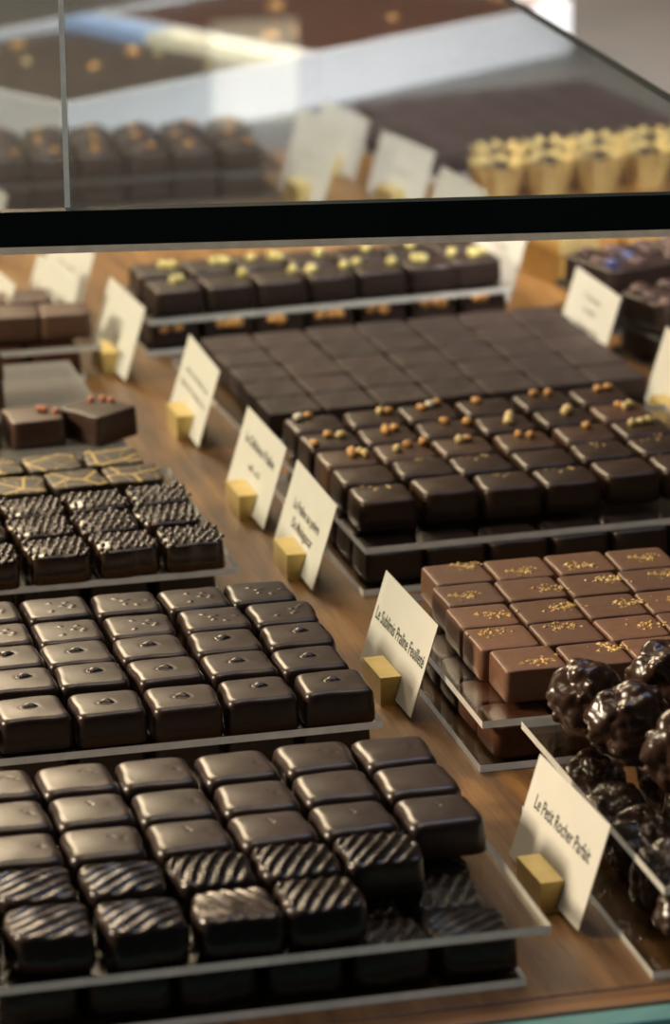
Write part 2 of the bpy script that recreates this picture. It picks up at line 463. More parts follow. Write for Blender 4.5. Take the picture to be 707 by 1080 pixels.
# ------------------------------------------------------------------ setting
o = bevel_box('counter', -.45, 1.5, 1.136, 2.44, -.04, 0, M['wood'], .0005)
structure(o, 'brown oiled wooden display counter under the chocolate trays', 'counter')
o = bevel_box('trim_1', -.45, 1.5, 1.1225, 1.1355, -.04, 0, M['wood_lip'], .0012)
structure(o, 'wooden front edging strip of the display counter', 'trim')
o = bevel_box('back_counter', -.8, 2.2, 2.4405, 3.3, -.04, 0, M['stone'], .0005)
structure(o, 'grey counter surface behind the wooden display', 'counter')
o = bevel_box('wall_back', -2.0, 3.2, 3.3, 3.36, -.9, 2.4, M['wall'], 0)
structure(o, 'plain warm grey wall far behind the counter', 'wall')
o = bevel_box('window_1', -.45, 1.5, 1.108, 1.119, -.30, .0005, M['teal'], .0008)
structure(o, 'teal edge of the front glass pane along the counter', 'window')
o = bevel_box('floor', -3, 4, -1.5, 3.36, -.94, -.9, M['floor'], 0)
structure(o, 'grey floor below the counter', 'floor')

# ------------------------------------------------------------------ tray one (nearest, left)
def one(mesh_key, name, desc, group, z, where, x, y, rz=None, cat='chocolate', idx=None):
    ms = ME[mesh_key]
    me = ms[idx] if idx is not None else random.choice(ms)
    o = place(name, me, (x, y, z), jr() if rz is None else rz)
    tag(o, f'{desc}, {where}', cat, group)
    return o

mm = lambda L: [(a / 1000, b / 1000) for a, b in L]
T1 = [mm([(157, 1173), (188, 1170), (219, 1167), (251, 1167), (281, 1168)]),
      mm([(157, 1203), (188, 1202), (219, 1200), (250, 1199.5), (280, 1199), (310.5, 1201)]),
      mm([(158, 1233), (189, 1233), (218.5, 1232), (249, 1230), (279, 1229.5), (309, 1231), (340, 1229)]),
      mm([(160, 1265), (190.5, 1264), (220, 1263), (249.5, 1260), (280, 1259.5), (310, 1262), (340, 1260)]),
      mm([(161, 1296), (191, 1295), (220, 1294), (249.5, 1292), (279.5, 1290.5), (310, 1292), (339.5, 1290)])]
RIDX = {(1, 1): 3, (1, 2): 5, (1, 3): 1, (1, 4): 0, (1, 5): 1, (2, 1): 4, (2, 2): 3, (2, 3): 2, (2, 4): 1, (2, 5): 0, (2, 6): 0}
def f1(i, k, x, y, where):
    if i <= 2:
        one('ridged', 'ridged_chocolate', 'ridged dark chocolate', 'ridged chocolates on the front left tray', ZU, where, x, y, idx=RIDX[(i, k)])
    else:
        one('smooth', 'smooth_chocolate', 'smooth domed dark chocolate', 'smooth domed chocolates on the front left tray', ZU, where, x, y)
lay(T1, 'right', f1, 'front left tray')
def lower(rows, side, tray, key='under', name='layered_chocolate', desc='lower-layer dark chocolate', extra=None):
    def f(i, k, x, y, where):
        o = one(key, name, desc, f'lower layer chocolates of the {tray}', ZL, where, x, y)
        if extra: extra(o, i, k)
    lay(rows, side, f, tray)
lower([[(.333 - .0303 * k, 1.1655) for k in range(6)], [(.331 - .0303 * k, 1.196) for k in range(6)]] +
      [[(.333, 1.227)], [(.333, 1.258)], [(.333 - .0303 * k, 1.289) for k in range(6)]], 'right', 'front left tray', key='ridged')
sheet(.09, .3475, 1.1455, 1.316, Z0, 'lower clear acrylic sheet of the front left tray')
sheet(.09, .3575, 1.150, 1.318, ZS, 'upper clear acrylic sheet of the front left tray')

# ------------------------------------------------------------------ tray two (dotted tops)
T2 = [mm([(186, 1371), (216, 1369), (245.5, 1367), (275, 1365.5), (304.5, 1366), (335, 1366)]),
      mm([(188, 1402), (217.5, 1401), (245.5, 1400), (275, 1398), (304, 1397), (332.5, 1395)]),
      mm([(188, 1429), (217, 1428), (244.5, 1426), (274, 1425), (304.5, 1423.5), (334.5, 1423.5)]),
      mm([(189, 1456), (217, 1455), (245.5, 1452), (275, 1451), (306, 1451), (335, 1451)]),
      mm([(217, 1483), (246, 1481.5), (275, 1480), (303.5, 1478), (331.5, 1478.5)])]
def f2(i, k, x, y, where):
    if i <= 3: one('dotted', 'dotted_chocolate', 'dark chocolate with raised centre dot', 'dotted chocolates on the second left tray', ZU, where, x, y)
    else: one('speckled', 'speckled_chocolate', 'dark chocolate with lightly pitted top', 'pitted chocolates on the second left tray', ZU, where, x, y)
lay(T2, 'right', f2, 'second left tray')
lower([[(.334 - .0297 * k, 1.368) for k in range(5)], [(.334, 1.397)], [(.334, 1.4255)], [(.334 - .0297 * k, 1.454) for k in range(5)]], 'right', 'second left tray')
sheet(.11, .350, 1.349, 1.497, Z0, 'lower clear acrylic sheet of the second left tray')
sheet(.11, .3515, 1.3525, 1.498, ZS, 'upper clear acrylic sheet of the second left tray')

# ------------------------------------------------------------------ tray three (beaded, gold lined)
T3 = [mm([(199, 1560), (229, 1560), (260, 1561), (290, 1562), (319.5, 1562)]),
      mm([(229, 1592), (258.5, 1592), (287.5, 1592), (316, 1594)]),
      mm([(230, 1621), (260, 1621), (289, 1623), (318, 1624.5)]),
      mm([(232, 1653), (258.5, 1653), (286, 1656), (313, 1657)]),
      mm([(252, 1684), (280, 1684), (308.5, 1685)])]
def f3(i, k, x, y, where):
    if i <= 3: one('beaded', 'beaded_chocolate', 'beaded glossy dark chocolate', 'beaded chocolates on the third left tray', ZU, where, x, y, rz=jr(5))
    else: one('goldline', 'gold_lined_chocolate', 'dark chocolate with gold lines', 'gold lined chocolates on the third left tray', ZU, where, x, y, rz=jr(6))
lay(T3, 'right', f3, 'third left tray')
lower([[(.316 - .0297 * k, 1.566) for k in range(4)], [(.316, 1.597)], [(.316, 1.628)], [(.314 - .0297 * k, 1.682) for k in range(3)]], 'right', 'third left tray')
sheet(.12, .3345, 1.5475, 1.702, Z0, 'lower clear acrylic sheet of the third left tray')
sheet(.12, .3385, 1.5495, 1.702, ZS, 'upper clear acrylic sheet of the third left tray')

# ------------------------------------------------------------------ tray four left (few loose pieces) and five left
o = place('square_chocolate', ME['square_dark'][0], (.3165, 1.762, ZU), R(34)); tag(o, 'glossy dark square chocolate turned cornerwise beside a milk brown square', 'chocolate')
topping(o, 'bit', .009, .006, H1 + .002); topping(o, 'bit', .005, .010, H1 + .002); topping(o, 'bit', .011, .002, H1 + .002)
o = place('square_chocolate', ME['square_mid'][0], (.2845, 1.763, ZU), R(4)); tag(o, 'milk brown square chocolate with pink bits left of the cornerwise dark square', 'chocolate')
topping(o, 'bit', .004, .002, H1 + .0018); topping(o, 'bit', .006, .0005, H1 + .0018); topping(o, 'bit', .011, -.002, H1 + .001)
o = place('square_chocolate', ME['square_mid'][1], (.2545, 1.765, ZU), R(-3)); tag(o, 'milk brown square chocolate cut by the left picture edge beside pink-bit square', 'chocolate')
for k, (yy, zz) in enumerate(((1.832, ZU), (1.833, ZU + H1 + .0003))):
    o = place('square_chocolate', ME['square_mid'][k], (.2665, yy, zz), R(2)); tag(o, ('bottom' if k == 0 else 'top') + ' milk brown square of the two-piece stack at the left picture edge', 'chocolate')
lower([[(.306 - .029 * k, 1.752) for k in range(3)], [(.262, 1.882)]], 'right', 'fourth left tray', 'red')
sheet(.14, .324, 1.734, 1.900, Z0, 'lower clear acrylic sheet of the fourth left tray')
sheet(.14, .3265, 1.735, 1.900, ZS, 'upper clear acrylic sheet with painted grey reflection of the fourth left tray, mostly bare', fm='greyed')

T8 = [mm([(278, 1957), (307.5, 1956), (334, 1954)]), mm([(290, 1984), (319, 1987)])]
def f8(i, k, x, y, where):
    one('square_mid', 'square_chocolate', 'reddish milk brown square chocolate', 'brown squares on the fifth left tray', ZU, where, x, y, rz=jr(5))
lay(T8, 'right', f8, 'fifth left tray')
lower([[(.326 - .029 * k, 1.946) for k in range(3)], [(.326 - .029 * k, 1.985) for k in range(3)]], 'right', 'fifth left tray', 'red')
sheet(.16, .340, 1.927, 2.004, Z0, 'lower clear acrylic sheet of the fifth left tray')
sheet(.16, .3485, 1.926, 2.004, ZS, 'upper clear acrylic sheet of the fifth left tray')

# ------------------------------------------------------------------ right column: flake topped milk chocolates
T4 = [mm([(415.5, 1370), (442.5, 1368), (469.5, 1367.5), (496, 1367)]),
      mm([(412.5, 1396.5), (439.5, 1395.5), (466.5, 1394), (493, 1394)]),
      mm([(412.5, 1423.5), (439.5, 1422.8), (466.5, 1421.5), (493, 1421)]),
      mm([(414.5, 1451), (441, 1451), (468, 1449.5), (494.5, 1449)]),
      mm([(417, 1478), (444, 1477.5), (471, 1477.5), (497.5, 1476)])]
CR = {(1, 1): (.004, -.006), (1, 2): (.0085, .0055), (1, 3): (.009, .004), (2, 1): (-.004, .0075), (2, 2): (.0005, .0085), (2, 3): (.009, .0005),
      (3, 1): (.006, -.001), (3, 2): (.0085, .002), (3, 3): (.0085, .002), (4, 1): (-.004, -.0035), (4, 2): (.0095, -.002), (4, 3): (.009, .004),
      (5, 1): (.006, .0085), (5, 2): (-.001, -.0065), (5, 3): (-.003, -.004), (5, 4): (.001, -.001), (4, 4): (.006, .004), (3, 4): (.003, .002), (2, 4): (.006, .005), (1, 4): (.003, .004)}
def f4(i, k, x, y, where):
    o = one('flat_milk', 'crumb_topped_chocolate', 'milk chocolate with golden crumbs', 'crumb topped milk chocolates on the right tray', ZU, where, x, y, rz=jr(1))
    cx, cy = CR[(i, k)]; crumbs(o, cx * .85, cy * .85, H1 + .0001, random.uniform(-.5, .5))
lay(T4, 'left', f4, 'crumb-topped right tray')
lower([[(.4065 + .027 * k, 1.3545) for k in range(5)], [(.4065, 1.3825)], [(.4065, 1.410)], [(.4065, 1.438)], [(.4065 + .027 * k, 1.466) for k in range(5)]],
      'left', 'crumb-topped right tray', 'red')
sheet(.3865, .56, 1.3375, 1.494, Z0, 'lower clear acrylic sheet of the crumb-topped right tray')
sheet(.3885, .56, 1.3415, 1.494, ZS, 'upper clear acrylic sheet of the crumb-topped right tray')

# ------------------------------------------------------------------ right column: nut topped
T5 = [mm([(414.5, 1594), (445, 1599), (473.5, 1597), (502, 1597), (531.5, 1602), (560, 1603)]),
      mm([(414, 1623), (443, 1628), (470, 1626), (500.5, 1626), (530, 1631), (559, 1632)]),
      mm([(413, 1651), (441, 1654), (470, 1655), (500, 1655), (531, 1659), (560, 1660)]),
      mm([(412.5, 1680), (440.5, 1682), (469.5, 1684), (499, 1685), (529.5, 1688), (558.5, 1689)]),
      mm([(412, 1708.5), (441, 1711), (469, 1713), (498.5, 1714), (528, 1717), (557, 1718)])]
NU = {(3, 1): [('blonde', .006, .001), ('hazel', .003, .004), ('blonde', .008, -.002), ('hazel', .002, -.001)],
      (3, 2): [('hazel', .003, .004), ('blonde', -.004, -.002), ('hazel', .011, .006)],
      (3, 3): [('blonde', -.001, .003), ('hazel', .003, .004)], (3, 4): [('hazel', -.002, .004), ('hazel', .003, .001)],
      (3, 5): [('hazel', .002, .005)], (3, 6): [('blonde', 0, .003), ('blonde', .004, .004), ('blonde', -.005, .002)],
      (4, 1): [('hazel', -.001, .003), ('blonde', .005, .001), ('hazel', -.0105, -.008)], (4, 2): [('hazel', .000, .004), ('hazel', .004, .003), ('hazel', -.001, -.001)],
      (4, 3): [('hazel', .001, .006), ('hazel', .011, .002)], (4, 4): [('blonde', .003, .003), ('blonde', .001, -.003), ('blonde', .004, .006)],
      (4, 5): [('blonde', .003, .005), ('blonde', .001, .001)], (4, 6): [('blonde', .005, .003), ('hazel', .000, .004), ('blonde', .002, .0)],
      (5, 1): [('white', -.007, .006), ('hazel', -.002, .008)], (5, 2): [('blonde', .004, .003), ('hazel', .008, .003)],
      (5, 3): [('white', .002, .005), ('hazel', -.003, .002), ('hazel', .006, .008)], (5, 4): [('hazel', -.004, .005)],
      (5, 5): [('hazel', -.003, .006), ('hazel', .004, .005)], (5, 6): [('hazel', .0, .004), ('hazel', .006, .006)]}
def f5(i, k, x, y, where):
    mid = (i == 3 and k in (1, 2, 3, 4, 5)) or (i == 4 and k == 6)
    o = one('nut_mid' if mid else 'nut_dark', 'nut_topped_chocolate',
            ('brown chocolate' if mid else 'dark chocolate') + (' with nut pieces' if i > 2 else ' with faint gold dust'), 'nut topped chocolates on the right tray', ZU, where, x, y)
    for kind, a, b in NU.get((i, k), []): topping(o, kind, a, b, H1 + .0022, random.uniform(0, 6))
    if i <= 2 and (i * k) % 3 != 2: crumbs(o, -.002, .006, H1 + .0011, random.uniform(-.5, .5), True)
lay(T5, 'left', f5, 'nut-topped right tray')
lower([[(.4115 + .0287 * k, 1.572) for k in range(6)], [(.4115, 1.601)], [(.4115, 1.63)], [(.4115, 1.66)], [(.4115 + .0287 * k, 1.702) for k in range(5)]], 'left', 'nut-topped right tray')
sheet(.393, .60, 1.5535, 1.728, Z0, 'lower clear acrylic sheet of the nut-topped right tray', R(1.0))
sheet(.3955, .60, 1.563, 1.735, ZS, 'upper clear acrylic sheet of the nut-topped right tray', R(1.6))

# ------------------------------------------------------------------ plain ganache squares, one layer
def f9(i, k, x, y, where):
    one('slab', 'ganache_square', 'flat matte dark ganache square', 'plain ganache squares on the right tray', ZL, where, x, y, rz=R(3.5) + jr(.6))
rows = []
for i in range(5):
    rw = []
    for k in range(7):
        u, v = .0147 + k * .0290, .0155 + i * .0303
        a = R(4.0)
        rw.append((.408 + u * math.cos(a) - v * math.sin(a) * .4 + random.uniform(-.0004, .0004), 1.7895 + u * math.sin(a) + v + random.uniform(-.0006, .0006)))
    rows.append(rw)
lay(rows, 'left', f9, 'plain ganache tray')
sheet(.395, .613, 1.786, 1.953, Z0, 'clear acrylic sheet under the plain ganache squares', R(3.0))

# ------------------------------------------------------------------ pistachio bars further back
T7 = [mm([(401, 1987), (430, 1988.5), (459, 1990), (488, 1993), (517, 1996), (546, 1999), (573, 2003)]),
      mm([(399, 2023), (428, 2024), (457, 2025), (486, 2026.5), (515, 2028), (544, 2031), (571, 2034)])]
PN = {(1, 1): [(.004, .006), (.001, .004)], (1, 2): [(.011, .006)], (1, 3): [(.010, .005)], (1, 4): [(-.008, .003), (-.010, -.001), (.011, .004)], (1, 5): [(.009, .002), (-.01, .006)],
      (1, 6): [(-.005, .004), (-.002, .001)], (1, 7): [(.004, .002), (.001, -.001), (.006, .001), (.002, .004), (-.009, .007)],
      (2, 1): [(.003, .002), (.008, 0)], (2, 2): [(.008, .004), (.004, .002), (.010, .001)], (2, 3): [(-.004, .004), (.008, .003), (.011, 0)], (2, 4): [(.006, .002)], (2, 5): [(.005, .003)], (2, 6): [(.002, .001)]}
def f7(i, k, x, y, where):
    o = one('pist', 'pistachio_chocolate', 'dark chocolate with pale pistachio bits', 'pistachio chocolates on the far right tray', ZU, where, x, y, rz=R(3) + jr(1))
    for a, b in PN.get((i, k), []): topping(o, 'pist', a, b, H1 + .0014, random.uniform(0, 6))
lay(T7, 'left', f7, 'pistachio tray')
def walnut_top(o, i, k):
    for q in range(3): topping(o, 'walnut', -.006 + .006 * q, -.008 + random.uniform(-.002, .002), H1 - .0015, random.uniform(0, 6))
def f7l(i, k, x, y, where):
    o = one('under', 'walnut_chocolate', 'walnut-topped dark chocolate', 'walnut chocolates under the pistachio tray', ZL, where, x, y - .002, rz=jr(4))
    if i == 1:
        for q in range(2 if k % 2 else 3):
            w = topping(o, 'walnut', -.005 + .005 * q, -.0105, H1 - .0032, random.uniform(0, 6))
lay([mm([(397, 1984), (427, 1986), (456, 1988), (486, 1990), (516, 1994), (545, 1997), (575, 2000)]), mm([(397, 2024), (486, 2027), (572, 2033)])], 'left', f7l, 'layer below pistachio')
sheet(.379, .588, 1.970, 2.045, Z0, 'lower clear acrylic sheet of the pistachio tray', R(3))
sheet(.380, .588, 1.974, 2.047, ZS, 'upper clear acrylic sheet of the pistachio tray', R(4))

# ------------------------------------------------------------------ nut rochers, front right
def rocher_mesh(seed, rad):
    bm = bmesh.new(); bmesh.ops.create_icosphere(bm, subdivisions=5, radius=1)
    rnd = random.Random(seed)
    chips = []
    for _ in range(64):
        v = Vector((rnd.gauss(0, 1), rnd.gauss(0, 1), rnd.gauss(0, 1))).normalized()
        chips.append((v, rnd.choice((rnd.uniform(.12, .2), rnd.uniform(.2, .42))), rnd.uniform(.05, .20)))
    off = Vector((seed * 3.7, seed, 0))
    for v in bm.verts:
        p = v.co.normalized()
        q = 1 + .24 * noise.noise(p * 1.5 + off) + .03 * noise.noise(p * 6 + off)
        add = 0
        for c, s, hh in chips:
            dd = (p - c).length / s
            if dd < 1: add = max(add, hh * (1 - dd * dd) ** .7)
        v.co = p * rad * (q - .06 + add * .9)
        v.co.z *= .98
    zmin = -rad * .86
    for v in bm.verts:
        if v.co.z < zmin: v.co.z = zmin
        v.co.z -= zmin
    me = bpy.data.meshes.new('nut_rocher'); bm.to_mesh(me); bm.free(); me.materials.append(M['rocher'])
    me.polygons.foreach_set('use_smooth', [True] * len(me.polygons))
    return me
RO = [rocher_mesh(i + 1, .0146) for i in range(5)]
def rocher(x, y, z, k, rz, label, group, s=1):
    o = place('nut_rocher', RO[k], (x, y, z), rz); o.scale = (s, s, s)
    tag(o, label, 'chocolate', group)
GU = 'nut rochers on the upper sheet'; GL = 'nut rochers below the sheet'
ZR = .028
for x, y, k, rz, lb, s in [(.4155, 1.294, 0, .3, 'lumpy dark nut rocher, leftmost on the upper sheet, touching the crumb-topped tray', 1.0),
                           (.4235, 1.2645, 1, 1.2, 'lumpy dark nut rocher, second from left on upper sheet, nearest the card corner', 1.06),
                           (.4500, 1.304, 2, 2.0, 'lumpy dark nut rocher behind the others, at the back right of the upper sheet', 1.0),
                           (.4575, 1.270, 3, .8, 'lumpy dark nut rocher half cut by the right picture edge, middle of upper sheet', .95),
                           (.4325, 1.229, 4, 2.9, 'large lumpy dark nut rocher in front right on the upper sheet', 1.05),
                           (.444, 1.196, 0, 4.2, 'lumpy dark nut rocher at the right picture edge, foremost on the upper sheet', .95)]:
    rocher(x, y, ZR + .003, k, rz, lb, GU, s)
n = 0
LW = ['front', 'second', 'third', 'fourth', 'back']
for j in range(5):
    for i in range(3):
        x, y = .413 + i * .0300 + random.uniform(-.001, .001), 1.160 + j * .0300 + random.uniform(-.001, .001)
        rocher(x, y, ZL, (i + 2 * j) % 5, random.uniform(0, 6), f'dark nut rocher in the lower layer, {pos_word(i + 1, "left")}, {LW[j]} row under the sheet', GL, .87)
sheet(.3905, .53, 1.139, 1.294, Z0, 'lower clear acrylic sheet of the nut rocher tray')
sheet(.3955, .53, 1.146, 1.310, ZR, 'upper clear acrylic sheet of the nut rocher tray', R(.6))

# ------------------------------------------------------------------ chunky cakes, far right
ca, sa = math.cos(R(16)), math.sin(R(16))
def cake_xy(u, v): return (.6215 + u * ca + v * -sa, 1.986 + u * sa + v * ca)
CK = variants('chunk_topped_slice', M['under'], 2, w=.054, d=.050, h=.0145, r=.0012, dome=.0003, e=14, n=56, rings=6)
def cake(u, v, z, label, kind):
    x, y = cake_xy(u, v)
    o = place('chunk_topped_slice', random.choice(CK), (x, y, z), R(16)); tag(o, label, 'chocolate', 'chunk topped slices at the far right')
    rnd = random.Random(int(u * 1e4 + v * 1e3) + 3)
    if kind:
        for q in range(9):
            k = 'petal' if (kind == 'petal' and q in (0, 4)) else 'chunk'
            t = topping(o, k, -.019 + .019 * (q % 3) + rnd.uniform(-.003, .003), -.016 + .016 * (q // 3) + rnd.uniform(-.003, .003), .0155, rnd.uniform(0, 6))
            if k == 'chunk': t.scale = (1, 1, .55)
for i, wd in enumerate(('left', 'middle', 'right')):
    cake(.028 + .0555 * i, -.022, ZU, f'dark slice with blue-violet bits, {wd} one of the far row behind the card', 'petal')
    cake(.0085 + .0555 * i, -.106, ZU, f'dark slice with brown crumbly chunks, {wd} one of the near row beside the card', 'chunk')
    cake(.028 + .0555 * i, -.024, ZL, f'plain dark slice under the sheet, {wd} of the lower far row behind card', None)
    cake(.0085 + .0555 * i, -.107, ZL, f'plain dark slice under the sheet, {wd} of the lower near row beside card', None)
for z, w_ in ((Z0, 'lower'), (ZS, 'upper')):
    for u0, v0, rw in ((.0825, -.023, 'far'), (.063, -.1065, 'near')):
        x, y = cake_xy(u0, v0)
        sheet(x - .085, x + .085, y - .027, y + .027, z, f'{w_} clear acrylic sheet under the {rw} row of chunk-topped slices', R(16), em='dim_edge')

# ------------------------------------------------------------------ gold cups with chocolates
def cup_mesh():
    n, verts, faces = 48, [], []
    prof = [(.0, 0), (.0105, 0), (.0128, .010), (.0170, .024), (.0176, .0245), (.0162, .0235), (.0122, .010), (.010, .0015), (0, .0015)]
    for r_, z in prof:
        for i in range(n):
            a = 2 * PI * i / n
            fl = 1 + .11 * math.sin(10 * a) * (r_ > .012) * (z / .024)
            verts.append((r_ * fl * math.cos(a), r_ * fl * math.sin(a), z + (.0022 * math.sin(10 * a) if z > .02 else 0)))
    for j in range(len(prof) - 1):
        for i in range(n):
            a, b = j * n + i, j * n + (i + 1) % n
            faces.append((a, b, b + n, a + n))
    return new_mesh('gold_foil_cup', verts, faces, M['goldfoil'], False)
CUP = cup_mesh()
bm = bmesh.new(); bmesh.ops.create_uvsphere(bm, u_segments=24, v_segments=14, radius=.0118)
for v in bm.verts: v.co.z = v.co.z * .95 + .0005 * noise.noise(v.co * 300)
TR = bpy.data.meshes.new('round_truffle'); bm.to_mesh(TR); bm.free(); TR.materials.append(M['under'])
TR.polygons.foreach_set('use_smooth', [True] * len(TR.polygons))
def cup(x, y, where):
    o = place('gold_foil_cup', CUP, (x, y, 0), random.uniform(0, 6)); tag(o, f'fluted gold foil cup, {where}', 'cup', 'gold foil cups at the back right')
    o = place('round_truffle', TR, (x, y, .0145), 0); tag(o, f'round dark truffle in the gold cup, {where}', 'chocolate', 'truffles in the gold cups')
for j, (y, rw) in enumerate(((2.085, 'row just below the glass edge'), (2.262, 'front row seen through the glass'), (2.298, 'back row seen through the glass'))):
    for i in range(5):
        cup(.700 + .0345 * i - (.036 if j else 0) + (.012 if j == 2 else 0), y + .004 * i, f'{pos_word(i + 1, "left")}, {rw}')

# gold carton beside the card
o = bevel_box('gold_carton', -.012, .012, -.036, .036, 0, .030, M['goldcard'], .0008); o.location = (.643, 2.075, 0); o.rotation_euler = (0, 0, R(8))
lid = bevel_box('lid', -.0128, .0128, -.0368, .0368, .0205, .0312, M['goldfoil'], .0006, o)
tag(o, 'small gold carton standing behind the price cards at the back', 'box')

# ------------------------------------------------------------------ things behind, seen through the glass shelf
def f10(i, k, x, y, where):
    o = one('under', 'walnut_chocolate', 'walnut-topped dark chocolate', 'walnut chocolates behind the glass at left', ZU, where, x, y)
    t = topping(o, 'walnut', random.uniform(-.006, .006), -.0085, H1 + .004, random.uniform(0, 6)); t.scale = (.6, .6, .6)
    t = topping(o, 'chunk', .001, .002, H1 + .0005, 0); t.scale = (1.35, 1.35, .55)
rb = [[(.364 + .0295 * k, 2.330 - .002 * k) for k in range(6)], [(.364 + .0295 * k, 2.361 - .002 * k) for k in range(6)], [(.370 + .0295 * k, 2.392 - .002 * k) for k in range(6)]]
lay(rb, 'left', f10, 'far left tray behind glass')
lower([rb[0], [rb[1][0], rb[1][5]], rb[2]], 'left', 'far left tray behind glass')
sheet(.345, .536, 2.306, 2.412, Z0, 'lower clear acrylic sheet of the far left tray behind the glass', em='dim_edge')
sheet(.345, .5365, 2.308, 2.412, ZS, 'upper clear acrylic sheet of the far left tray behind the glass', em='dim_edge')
def f11(i, k, x, y, where):
    one('slab', 'ganache_square', 'flat dark ganache square', 'ganache squares behind the glass at right', ZL, where, x, y, rz=R(8) + jr(1))
rows = []
for i in range(6):
    rows.append([(.640 + .0293 * k - .0303 * i * .12, 2.345 + .0303 * i + .0045 * k) for k in range(1 if i > 3 else 0, 7)])
lay(rows, 'left', f11, 'far right tray behind glass')
sheet(.618, .845, 2.338, 2.532, Z0, 'clear acrylic sheet under ganache squares far right behind the glass', R(8))

# ------------------------------------------------------------------ white cardboard boxes of brownies
def carton(x, y, ang, L, D, H, label, right_reflections, group):
    e = bpy.data.objects.new('cake_box', None); COL.objects.link(e); e.location = (x, y, 0); e.rotation_euler = (0, 0, ang)
    tag(e, label, 'box', group)
    t = .004
    bevel_box('bottom_panel', 0, L, 0, D, 0, t, M['box'], .0005, e)
    bevel_box('front_panel', 0, L, 0, t, t, H, M['box'], .0008, e)
    bevel_box('back_panel', 0, L, D - t, D, t, H, M['box'], .0008, e)
    bevel_box('side_panel', 0, t, t, D - t, t, H, M['box'], .0008, e)
    bevel_box('side_panel', L - t, L, t, D - t, t, H, M['box'], .0008, e)
    if right_reflections:
        o = bevel_box('reflection_strip', L - .034, L - t - .0005, t + .0005, D * .60, H - .012, H + .001, M['cream_reflection'], .001, e); o['label'] = 'cream painted reflection strip'  # added strip, paints the cream reflection over the box
        o = bevel_box('reflection_strip', L - .034, L - t - .0005, D * .61, D - t - .0005, H - .012, H + .001, M['blue_reflection'], .001, e); o['label'] = 'pale blue painted reflection strip'  # added strip, paints the bluish reflection over the box
    return e
BA = R(31); ux, uy = math.cos(BA), math.sin(BA)
bx, by = .4225, 2.449
carton(bx, by, BA, .2345, .235, .038, 'left white cardboard box holding a nut brownie slab, behind the glass', True, 'white boxes of brownie')
carton(bx + ux * .2355, by + uy * .2355, BA, .266, .235, .038, 'right white cardboard box holding a dark cake slab, behind the glass', False, 'white boxes of brownie')
def brownie(x, y, ang, L, D, H, label, seed, nuts, mat):
    g = lambda a, b: .0022 * noise.noise(Vector((a * 45, b * 45, seed))) + .0012 * noise.noise(Vector((a * 150, b * 150, seed)))
    o = place('brownie_slab', new_mesh('brownie_slab', *loft(L, D, H, r=.003, dome=.001, e=16, n=120, rings=30, g=g, seed=seed, wob=.001), mat), (x, y, .0045), ang)
    tag(o, label, 'cake', 'brownie slabs in the white boxes')
    rnd = random.Random(seed)
    for q in range(nuts):
        t = topping(o, 'walnut' if rnd.random() < .7 else 'blonde', rnd.uniform(-.45, .45) * L, rnd.uniform(-.45, .45) * D, H + .002, rnd.uniform(0, 6))
        s = rnd.uniform(.8, 1.5); t.scale = (s, s, s)
def bpos(u, v): return bx + ux * u - uy * v, by + uy * u + ux * v
px_, py_ = bpos(.1015, .1175); brownie(px_, py_, BA, .188, .220, .028, 'dark nut-studded brownie slab inside the left white box', 3, 9, M['brownie'])
px_, py_ = bpos(.2355 + .133, .1175); brownie(px_, py_, BA, .252, .222, .031, 'reddish dark cake slab with few nuts inside the right white box', 8, 8, M['redbrown'])

# ------------------------------------------------------------------ cards and brass holders
LEAN = R(17)
def text_mesh(s, width, size, y):
    if s is None:                       # a line of print too small and blurred to read: plain pen strokes
        rnd = random.Random(int(width * 1e5) + int(y * 1e5)); vs, fs = [], []
        x = -width / 2
        while x < width / 2:
            if rnd.random() < .12: x += .0016; continue
            h = size * rnd.choice((.32, .32, .34, .5)); w_ = .00042
            b = len(vs); y0 = y - size * .18
            vs += [(x, y0, 0), (x + w_, y0, 0), (x + w_, y0 + h, 0), (x, y0 + h, 0)]; fs.append((b, b + 1, b + 2, b + 3))
            if rnd.random() < .55:
                yy = y0 + rnd.choice((0, h * .8)); b = len(vs)
                vs += [(x + w_, yy, 0), (x + .0010, yy, 0), (x + .0010, yy + .0004, 0), (x + w_, yy + .0004, 0)]; fs.append((b, b + 1, b + 2, b + 3))
            x += .0011
        return vs, fs
    cu = bpy.data.curves.new('t', 'FONT'); cu.body = s; cu.size = size; cu.align_x = 'CENTER'; cu.align_y = 'CENTER'
    cu.resolution_u = 3; cu.offset = .00009
    ob = bpy.data.objects.new('t', cu); COL.objects.link(ob)
    dg = bpy.context.evaluated_depsgraph_get(); dg.update()
    me = bpy.data.meshes.new_from_object(ob.evaluated_get(dg))
    xs = [v.co.x for v in me.vertices]
    w = max(xs) - min(xs); k = width / w
    vs = [(v.co.x * k, v.co.y + y, 0) for v in me.vertices]; fs = [tuple(p.vertices) for p in me.polygons]
    bpy.data.objects.remove(ob); bpy.data.curves.remove(cu); bpy.data.meshes.remove(me)
    return vs, fs

